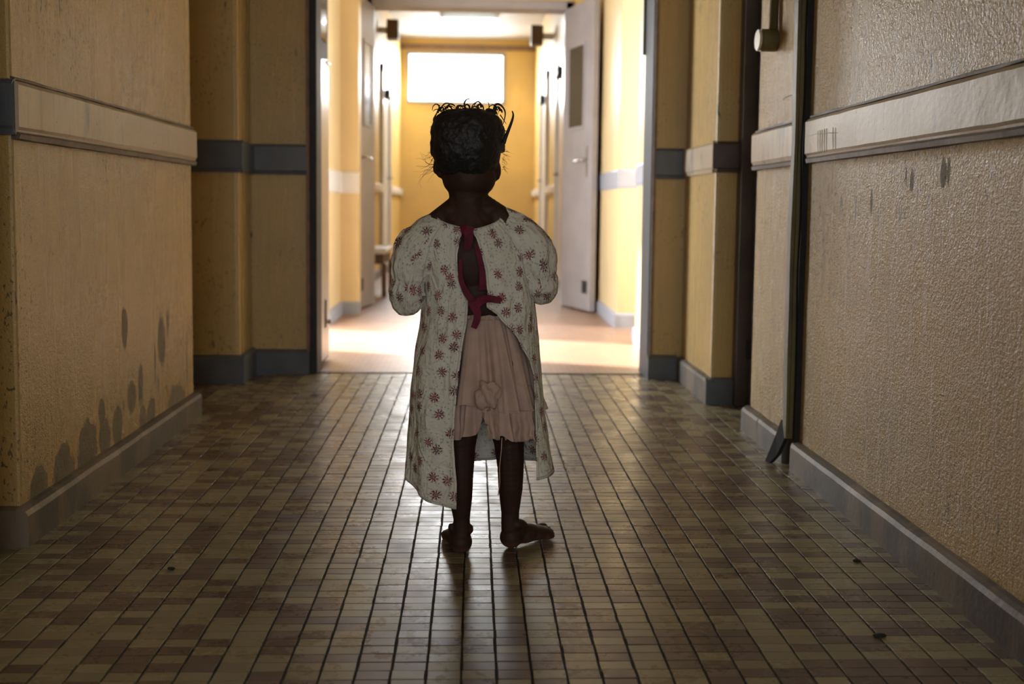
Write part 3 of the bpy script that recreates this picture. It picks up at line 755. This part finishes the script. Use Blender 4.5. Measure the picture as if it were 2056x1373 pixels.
body = remeshed('body', b, .0026, 5, M_SKIN, child)
for s in (-1, 1):
    e = bmesh.new(); ell(e, H(s * .019, .0745, -.016), (.0075, .006, .0058), HR, 2)
    eo = into(finish('eye', e, M_EYE, None, True), child)
    e = bmesh.new(); ell(e, H(s * .019, .0795, -.016), (.0036, .0016, .0036), HR, 2)
    finish('iris', e, M_IRIS, eo, True).matrix_parent_inverse = eo.matrix_world.inverted()

# hair: a boxy close crop, then twists and loose frizz
b = bmesh.new(); bmesh.ops.create_icosphere(b, subdivisions=6, radius=1.0)
for v in b.verts:
    d = v.co.copy(); n = 3.1
    k = (abs(d.x) ** n + abs(d.y) ** 2.3 + abs(d.z) ** n) ** (-1 / 2.8)
    q = Vector((d.x * k * .0715, d.y * k * .0865, d.z * k * (.0640 if d.z > 0 else .090)))
    if q.z < -.02:                                     # tapers to the nape
        f = (-.02 - q.z) / .070; q.x *= 1 - .26 * f; q.y *= 1 - .16 * f
        if q.y > .0: q.z += f * .062
    if q.y > .055 and q.z < .03: q *= .86                 # hairline over the brow
    w = Vector((-.0135, 2.064, .860)) + HR @ q
    w += d * (.0032 * noise.noise(w * 55) + .0022 * noise.noise(w * 140))
    v.co = w
hair = into(finish('hair', b, M_HAIR, None, True), child)
b = bmesh.new()
def img(u, v, y=2.05): return Vector((-.0955 + u * .0001012, y, .9466 - v * .0001012))   # metres from a sketch grid 0.1 mm to a unit
def curl(pts, r, y=2.05, dy=0.0, root=None):
    P = [img(u, v, y + dy * i) for i, (u, v) in enumerate(pts)]
    Q = []
    for i in range(len(P) - 1):
        p0, p1, p2, p3 = P[max(i - 1, 0)], P[i], P[i + 1], P[min(i + 2, len(P) - 1)]
        for k in range(4):
            t = k / 4
            Q.append(.5 * ((2 * p1) + (p2 - p0) * t + (2 * p0 - 5 * p1 + 4 * p2 - p3) * t * t + (3 * p1 - p0 - 3 * p2 + p3) * t ** 3))
    Q.append(P[-1]); n = len(Q)
    tube_bm(b, Q, [r * (1 - .75 * (i / (n - 1)) ** 1.5) for i in range(n)], 6)
curl([(770, 330), (740, 200), (735, 120), (780, 55), (860, 40)], .0023, 2.03)
curl([(850, 260), (890, 150), (960, 80), (1070, 40)], .0012, 2.06)
curl([(1220, 380), (1225, 200), (1220, 120), (1180, 75), (1120, 65)], .0011, 2.05)
curl([(1360, 330), (1335, 200), (1360, 140), (1420, 130), (1500, 190), (1550, 300), (1530, 450), (1490, 560)], .0026, 2.04)
curl([(1530, 900), (1560, 800), (1620, 640), (1690, 450), (1715, 330), (1690, 250)], .0040, 2.05)
curl([(1400, 590), (1470, 615), (1530, 645), (1610, 655)], .0019, 2.05)
curl([(150, 560), (120, 450), (180, 330), (210, 250), (245, 160)], .0020, 2.04)
curl([(240, 300), (290, 200), (360, 140), (450, 150), (550, 200)], .0018, 2.03)
curl([(300, 310), (340, 220), (410, 165), (510, 195), (560, 260)], .0014, 2.05)
curl([(560, 300), (590, 190), (660, 175), (740, 190), (800, 260)], .0024, 2.04)
curl([(980, 330), (1000, 150), (1050, 120), (1110, 180), (1150, 300)], .0018, 2.07)
curl([(1450, 330), (1520, 430), (1580, 520)], .0012, 2.05)
rh = random.Random(5)
for k in range(46):                                     # short loops standing off the crown
    u, v0 = rh.uniform(200, 1500), rh.uniform(230, 330); w = rh.uniform(60, 170) * rh.choice((-1, 1)); h = rh.uniform(40, 120)
    curl([(u, v0), (u + w * .1, v0 - h * .7), (u + w * .5, v0 - h), (u + w * .9, v0 - h * .6), (u + w, v0)], rh.uniform(.0010, .0022), rh.uniform(2.0, 2.13), rh.uniform(-.006, .006))
for k in range(70):                                     # frizz at the temples and ears
    left = k < 44
    u = rh.uniform(90, 150) if left else rh.uniform(1500, 1580); v0 = rh.uniform(500, 1500) if left else rh.uniform(1000, 1420)
    sg = -1 if left else 1; ln = rh.uniform(40, 150) * (1.9 if left and v0 > 1150 else .8)
    pts = [(u, v0)]
    a = (PI if left else 0) + rh.uniform(-.6, .6)
    for i in range(5):
        a += rh.uniform(-.9, .9); pts.append((pts[-1][0] + math.cos(a) * ln * .34, pts[-1][1] + math.sin(a) * ln * .34 + ln * .12))
    curl(pts, rh.uniform(.00022, .00042), rh.uniform(2.04, 2.10), rh.uniform(-.004, .004))
tag(into(finish('hair_strands', b, M_HAIR, None, True), child), kind='stuff')

# ---- gown: one sheet wrapped round the body and open down the back
def table(T):
    def f(z):
        if z >= T[0][0]: return T[0][1]
        for (za, a), (zb, c) in zip(T, T[1:]):
            if z >= zb:
                t = (za - z) / (za - zb); t = t * t * (3 - 2 * t) * .35 + t * .65
                return a + (c - a) * t
        return T[-1][1]
    return f
gx = table([(.73, -.012), (.66, 0), (.50, .010), (.30, .015), (.10, .018)])
gL = table([(.735, -.070), (.715, -.078), (.69, -.098), (.66, -.110), (.60, -.108), (.523, -.106), (.494, -.108), (.417, -.121), (.339, -.130), (.245, -.134), (.161, -.136), (.10, -.134)])
gR = table([(.735, .046), (.715, .060), (.69, .090), (.66, .110), (.60, .116), (.541, .126), (.453, .136), (.370, .143), (.307, .150), (.244, .160), (.17, .172), (.10, .174)])
gB = table([(.735, .036), (.70, .052), (.66, .068), (.60, .076), (.50, .082), (.40, .098), (.30, .106), (.20, .108), (.10, .104)])
gF = table([(.735, .030), (.70, .045), (.66, .066), (.60, .075), (.50, .090), (.40, .105), (.25, .125), (.10, .135)])
oL = table([(.69, -.020), (.68, -.022), (.66, -.027), (.63, -.033), (.595, -.032), (.565, -.021), (.535, -.010), (.499, -.012), (.439, -.022), (.378, -.029), (.306, -.035), (.255, -.037), (.214, -.034), (.172, -.030), (.10, -.031)])
oR = table([(.69, -.009), (.68, -.007), (.66, .006), (.625, .017), (.595, .024), (.55, .028), (.526, .026), (.508, .050), (.46, .091), (.409, .117), (.378, .126), (.30, .128), (.20, .131), (.10, .133)])
GY0 = 2.066
def asn(v): return math.asin(max(-1, min(1, v)))
NU, NV = 150, 110
def gown_top(th):
    a = abs(th); s = min(1, a / (PI * .5)); side = 0 if th < 0 else .010
    return .680 + (.042 + side) * (s ** 1.3) - (0.03 * max(0, a - PI * .5) / (PI * .5))
def gown_hem(th):
    a = th % (2 * PI)                                  # 0 back, pi front; from the left edge (2 pi) through the front to the right edge
    t = [(0, .172), (.8, .172), (1.5, .176), (2.2, .170), (PI, .157), (4.2, .160), (4.9, .158), (5.3, .140), (5.8, .120), (6.29, .111)]
    for (a0, h0), (a1, h1) in zip(t, t[1:]):
        if a <= a1: return h0 + (h1 - h0) * (a - a0) / (a1 - a0)
    return .111
bm = bmesh.new(); uvl = bm.loops.layers.uv.new('UVMap'); grid = []; uvs = {}
for i in range(NU + 1):
    col = []
    for j in range(NV + 1):
        v = j / NV
        # rough angle first, then the true one from the opening at this height
        z = .68 + (.14 - .68) * v
        for _ in range(3):
            xc, aL, aR = gx(z), gx(z) - gL(z), gR(z) - gx(z)
            tl, tr_ = asn((xc - oL(z)) / aL), asn((oR(z) - xc) / aR)
            th = (2 * PI - tl) + (tr_ - (2 * PI - tl)) * (i / NU)     # runs down from the left edge to the right edge
            sg = th if th <= PI else th - 2 * PI
            z = gown_top(sg) + (gown_hem(th) - gown_top(sg)) * v
        xc, aL, aR = gx(z), gx(z) - gL(z), gR(z) - gx(z)
        sn, cs = math.sin(th), math.cos(th)
        x = xc + (aL if sn < 0 else aR) * sn
        y = GY0 - (gB(z) if cs > 0 else gF(z)) * (math.copysign(abs(cs) ** .85, cs))
        low = max(0, min(1, (.66 - z) / .5))
        fold = .0060 * noise.noise(Vector((th * 1.7, z * 5.0, 3))) + .013 * low * noise.noise(Vector((th * 2.6, z * 1.6, 8))) + .0024 * noise.noise(Vector((th * 6, z * 20, 1)))
        edge = min(i, NU - i) / 8.0
        if edge < 1: fold *= .4 + .6 * edge
        y -= cs * fold * 1.6; x += sn * fold * .7
        if i > NU - 22 and .40 < z < .53:                  # turned back corner of the right panel
            k = (i - (NU - 22)) / 22; y -= .010 * k * k * math.sin((z - .40) / .13 * PI)
        vt = bm.verts.new((x, y, z)); col.append(vt); uvs[vt] = (th * .122, z)
    grid.append(col)
for i in range(NU):
    for j in range(NV):
        f = bm.faces.new((grid[i][j], grid[i][j + 1], grid[i + 1][j + 1], grid[i + 1][j])); f.smooth = True
        for lp in f.loops: lp[uvl].uv = uvs[lp.vert]
edge_l = [grid[1][j].co.copy() for j in range(NV + 1)]; edge_r = [grid[NU - 1][j].co.copy() for j in range(NV + 1)]
hem_pts = [grid[i][NV - 1].co.copy() for i in range(NU + 1)]; neck_pts = [grid[i][0].co.copy() for i in range(NU + 1)]
gown = into(finish('gown', bm, M_PRINT, None, True), child)
sm = gown.modifiers.new('thick', 'SOLIDIFY'); sm.thickness = .0016; sm.offset = 0
M_HEM = mat_cloth('pale_cotton_piping', (.60, .58, .52), .1)
def inp(o, p):
    o.parent = p; o.matrix_parent_inverse = p.matrix_basis.inverted(); return o
inp(tube('edge_binding', edge_l[2:], .0013, M_HEM, None, 6), gown)
inp(tube('edge_binding', edge_r[2:], .0013, M_HEM, None, 6), gown)
inp(tube('hem_fold', hem_pts, .0016, M_HEM, None, 6), gown)
inp(tube('neck_binding', neck_pts, .0013, M_HEM, None, 6), gown)

def sleeve(path, radii, seed, flat=.86):
    bm = bmesh.new(); uvl = bm.loops.layers.uv.new('UVMap'); uv = {}
    P = [Vector(p) for p in path]; N = 44; rows = []; L = 0
    pts = []
    for i in range(len(P) - 1):
        p0, p1, p2, p3 = P[max(i - 1, 0)], P[i], P[i + 1], P[min(i + 2, len(P) - 1)]
        for k in range(6):
            t = k / 6
            pts.append((.5 * ((2 * p1) + (p2 - p0) * t + (2 * p0 - 5 * p1 + 4 * p2 - p3) * t * t + (3 * p1 - p0 - 3 * p2 + p3) * t ** 3), radii[i] + (radii[i + 1] - radii[i]) * t))
    pts.append((P[-1], radii[-1]))
    for i, (p, r) in enumerate(pts):
        t = (pts[min(i + 1, len(pts) - 1)][0] - pts[max(i - 1, 0)][0]).normalized()
        a = (Vector((0, -1, 0)) - t * Vector((0, -1, 0)).dot(t)).normalized(); c = t.cross(a)
        if i: L += (p - pts[i - 1][0]).length
        row = []
        for k in range(N):
            th = 2 * PI * k / N
            rr = r * (1 + .13 * noise.noise(Vector((math.cos(th) * 1.4, math.sin(th) * 1.4, i * .16 + seed))) + .075 * noise.noise(Vector((math.cos(th) * 3.5, math.sin(th) * 3.5, i * .35 + seed))))
            vt = bm.verts.new(p + a * math.cos(th) * rr * flat + c * math.sin(th) * rr); uv[vt] = (k / N * .30 + seed, -L); row.append(vt)
        rows.append(row)
    for i in range(len(rows) - 1):
        for k in range(N):
            f = bm.faces.new((rows[i][k], rows[i][(k + 1) % N], rows[i + 1][(k + 1) % N], rows[i + 1][k])); f.smooth = True
            for lp in f.loops:
                u, w_ = uv[lp.vert]
                if k == N - 1 and lp.vert in (rows[i][0], rows[i + 1][0]): u += .30
                lp[uvl].uv = (u, w_)
    o = inp(finish('sleeve', bm, M_PRINT, None, True), gown)
    m = o.modifiers.new('thick', 'SOLIDIFY'); m.thickness = .0016
    return o
sleeve([(-.052, 2.060, .700), (-.086, 2.052, .668), (-.110, 2.046, .636), (-.124, 2.042, .602), (-.131, 2.044, .572), (-.134, 2.050, .548), (-.135, 2.060, .522), (-.134, 2.068, .512)], [.022, .044, .051, .047, .0345, .0400, .033, .020], .3)
sleeve([(.044, 2.060, .708), (.086, 2.052, .672), (.114, 2.046, .640), (.127, 2.042, .608), (.134, 2.045, .582), (.138, 2.052, .566), (.141, 2.062, .548), (.141, 2.070, .540)], [.022, .044, .051, .046, .0350, .0410, .033, .020], 2.6)

# ---- raglan seams laid on the cloth
from mathutils.bvhtree import BVHTree
sv, sf = [], []
for o in [gown] + [c for c in gown.children if c.name.startswith('sleeve')]:
    k = len(sv); sv += [v.co.copy() for v in o.data.vertices]; sf += [[k + i for i in p.vertices] for p in o.data.polygons]
tree = BVHTree.FromPolygons(sv, sf)
for path in ([(.039, .705), (.070, .668), (.096, .627), (.106, .586), (.114, .545)], [(-.059, .698), (-.085, .658), (-.101, .596), (-.107, .535)]):
    pts = []
    for (xa, za), (xb, zb) in zip(path, path[1:]):
        for k in range(10):
            t = k / 10; h = tree.ray_cast(Vector((xa + (xb - xa) * t, 1.7, za + (zb - za) * t)), Vector((0, 1, 0)))
            if h[0] is not None: pts.append(h[0] + Vector((0, -.0009, 0)))
    if len(pts) > 3: inp(tube('seam', pts, .0008, M_HEM, None, 5), gown)

# ---- ribbons
def ribbon(name, pts, w, twist=0.0):
    bm = bmesh.new(); rows = []
    P = [Vector(p) for p in pts]; Q = []
    for i in range(len(P) - 1):
        p0, p1, p2, p3 = P[max(i - 1, 0)], P[i], P[i + 1], P[min(i + 2, len(P) - 1)]
        for k in range(5):
            t = k / 5
            Q.append(.5 * ((2 * p1) + (p2 - p0) * t + (2 * p0 - 5 * p1 + 4 * p2 - p3) * t * t + (3 * p1 - p0 - 3 * p2 + p3) * t ** 3))
    Q.append(P[-1])
    for i, p in enumerate(Q):
        t = (Q[min(i + 1, len(Q) - 1)] - Q[max(i - 1, 0)]).normalized()
        s = t.cross(Vector((0, -1, 0))).normalized(); n = s.cross(t)
        a = twist * math.sin(i * .55); s = s * math.cos(a) + n * math.sin(a)
        ww = w if not isinstance(w, tuple) else w[0] + (w[1] - w[0]) * i / (len(Q) - 1)
        rows.append([bm.verts.new(p - s * ww / 2), bm.verts.new(p + n * ww * .03), bm.verts.new(p + s * ww / 2)])
    for i in range(len(rows) - 1):
        for k in range(2): bm.faces.new((rows[i][k], rows[i][k + 1], rows[i + 1][k + 1], rows[i + 1][k]))
    o = inp(finish(name, bm, M_RIBBON, None, False), gown)
    m = o.modifiers.new('thick', 'SOLIDIFY'); m.thickness = .0006
    o['label'] = 'dark crimson ribbon tie'
    return o
ribbon('ribbon', [(-.026, 1.994, .678), (-.014, 1.984, .680), (-.002, 1.986, .676)], .018)
ribbon('ribbon', [(-.012, 1.985, .682), (-.010, 1.983, .664), (-.013, 1.986, .640)], (.020, .014), .25)
ribbon('ribbon', [(.004, 1.993, .650), (.011, 1.988, .626), (.017, 1.986, .598), (.019, 1.985, .560)], (.008, .015), .3)
ribbon('ribbon', [(-.026, 1.992, .620), (-.026, 1.984, .585), (-.016, 1.977, .558), (-.002, 1.970, .538), (.003, 1.966, .524)], (.007, .017), .2)
ribbon('ribbon', [(-.002, 1.968, .540), (.006, 1.963, .522), (.008, 1.961, .506), (.001, 1.959, .486)], (.019, .012), .2)
ribbon('ribbon', [(-.002, 1.966, .524), (.014, 1.962, .540), (.032, 1.956, .545), (.055, 1.954, .541)], (.020, .012), .2)

# ---- skirt: gathered waist, an upper and a lower tier with pleats, and a bunched knot of cloth
skirt = into(empty('skirt', (.025, 2.06, .50)), child); skirt['label'] = 'dusty pink gathered skirt in two ruffled tiers'
def tier(name, z0, hem, a0, a1, b0, b1, npl, amp, seed, cx0=.024, cx1=.030, bend=.8):
    bm = bmesh.new(); N, Mv = 260, 46; rows = []
    for j in range(Mv + 1):
        v = j / Mv; row = []
        for i in range(N):
            th = 2 * PI * i / N; hz = hem(th); z = z0 + (hz - z0) * v
            f = v ** bend; a = a0 + (a1 - a0) * f; bb = b0 + (b1 - b0) * f; cx = cx0 + (cx1 - cx0) * f
            ph = npl * th + 2.2 * noise.noise(Vector((math.cos(th) * 2, math.sin(th) * 2, seed + v * .5)))
            pl = (1.2 - 2.2 * abs(math.sin(ph * .5))) + .45 * math.sin(2.3 * ph + seed)
            rr = 1 + (amp * (.12 + .88 * v) * pl) + .05 * v * noise.noise(Vector((math.cos(th) * 4, math.sin(th) * 4, v * 3 + seed)))
            row.append(bm.verts.new((cx + a * math.sin(th) * rr, 2.060 - bb * math.cos(th) * rr, z + .004 * v * math.sin(ph + 1))))
        rows.append(row)
    for j in range(Mv):
        for i in range(N):
            k = (i + 1) % N; bm.faces.new((rows[j][i], rows[j][k], rows[j + 1][k], rows[j + 1][i]))
    hp = [v.co.copy() for v in rows[-1]]; hp.append(hp[0])
    o = inp(finish(name, bm, M_SKIRT, None, True), skirt)
    m = o.modifiers.new('thick', 'SOLIDIFY'); m.thickness = .0014
    return o, hp
def hem_up(th):
    return .322 - .016 * math.sin(th) + .010 * noise.noise(Vector((math.cos(th) * 2.2, math.sin(th) * 2.2, 4)))
def hem_lo(th):
    x = math.sin(th) if math.cos(th) > 0 else (1 if math.sin(th) > 0 else -1)
    gap = math.exp(-((x + .07) / .09) ** 2) * .035 if math.cos(th) > 0 else 0
    return .264 + gap + .026 * max(-.4, noise.noise(Vector((math.cos(th) * 3.2, math.sin(th) * 3.2, 9))))
up_, hu = tier('upper_tier', .500, hem_up, .062, .110, .070, .096, 13, .105, 1.0)
lo_, hl = tier('lower_tier', .360, hem_lo, .096, .114, .080, .088, 15, .110, 5.0, .027, .030)
M_SKIRTHEM = mat_cloth('pink_hem', (.66, .50, .42), .1)
inp(tube('hem_fold', hu, .0015, M_SKIRTHEM, None, 5), skirt); inp(tube('hem_fold', hl, .0013, M_SKIRTHEM, None, 5), skirt)
bm = bmesh.new(); ring = []
N = 120
rows = []
for j in range(7):
    row = []
    for i in range(N):
        th = 2 * PI * i / N; rr = 1 + .045 * math.sin(26 * th + .6 * math.sin(5 * th)) + (.05 if 0 < j < 6 else 0) * (1 - abs(j - 3) / 4)
        row.append(bm.verts.new((.024 + .0615 * math.sin(th) * rr, 2.060 - .0655 * math.cos(th) * rr, .488 + .019 * j / 6 + .0012 * math.sin(13 * th))))
    rows.append(row)
for j in range(6):
    for i in range(N):
        k = (i + 1) % N; bm.faces.new((rows[j][i], rows[j][k], rows[j + 1][k], rows[j + 1][i]))
inp(finish('waistband', bm, M_SKIRT, None, True), skirt)
bm = bmesh.new(); bmesh.ops.create_icosphere(bm, subdivisions=5, radius=1)
for v in bm.verts:
    d = v.co.copy()
    wv = .30 * math.sin(d.x * 5 + d.z * 3.5 + 1.2) + .35 * noise.noise(d * 2.1 + Vector((4, 1, 0))) + .12 * noise.noise(d * 6)
    q = d * (1 + .55 * wv); v.co = Vector((.031 + q.x * .024, 1.960 + q.y * .018, .352 + q.z * .028))
inp(finish('bunched_cloth', bm, M_SKIRT, None, True), skirt)
def strip_cloth(name, top, bot, w0, w1, folds, seed):
    bm = bmesh.new(); rows = []; N, Mv = 28, 20; T, B = Vector(top), Vector(bot)
    for j in range(Mv + 1):
        v = j / Mv; c = T.lerp(B, v); w_ = w0 + (w1 - w0) * v; row = []
        for i in range(N + 1):
            u = i / N - .5
            row.append(bm.verts.new((c.x + u * w_ + .004 * noise.noise(Vector((v * 3, seed, 1))), c.y - .007 * math.sin(u * folds * 2 * PI + seed) * (.3 + .7 * v) + .004 * noise.noise(Vector((u * 5, v * 4, seed))), c.z + .003 * math.sin(u * 9 + seed) * v)))
        rows.append(row)
    for j in range(Mv):
        for i in range(N): bm.faces.new((rows[j][i], rows[j][i + 1], rows[j + 1][i + 1], rows[j + 1][i]))
    o = inp(finish(name, bm, M_SKIRT, None, True), skirt); m = o.modifiers.new('thick', 'SOLIDIFY'); m.thickness = .0014
strip_cloth('hanging_fold', (.034, 1.968, .350), (.044, 1.974, .259), .030, .024, 1.5, 2.0)
strip_cloth('hanging_fold', (.095, 1.985, .315), (.098, 1.992, .252), .050, .062, 2.6, 5.0)
inp(tube('thread', [(.060, 1.976, .262), (.059, 1.978, .235), (.056, 1.985, .20), (.057, 1.99, .165), (.054, 1.992, .140)], .0010, M_SKIRTHEM, None, 5), skirt)
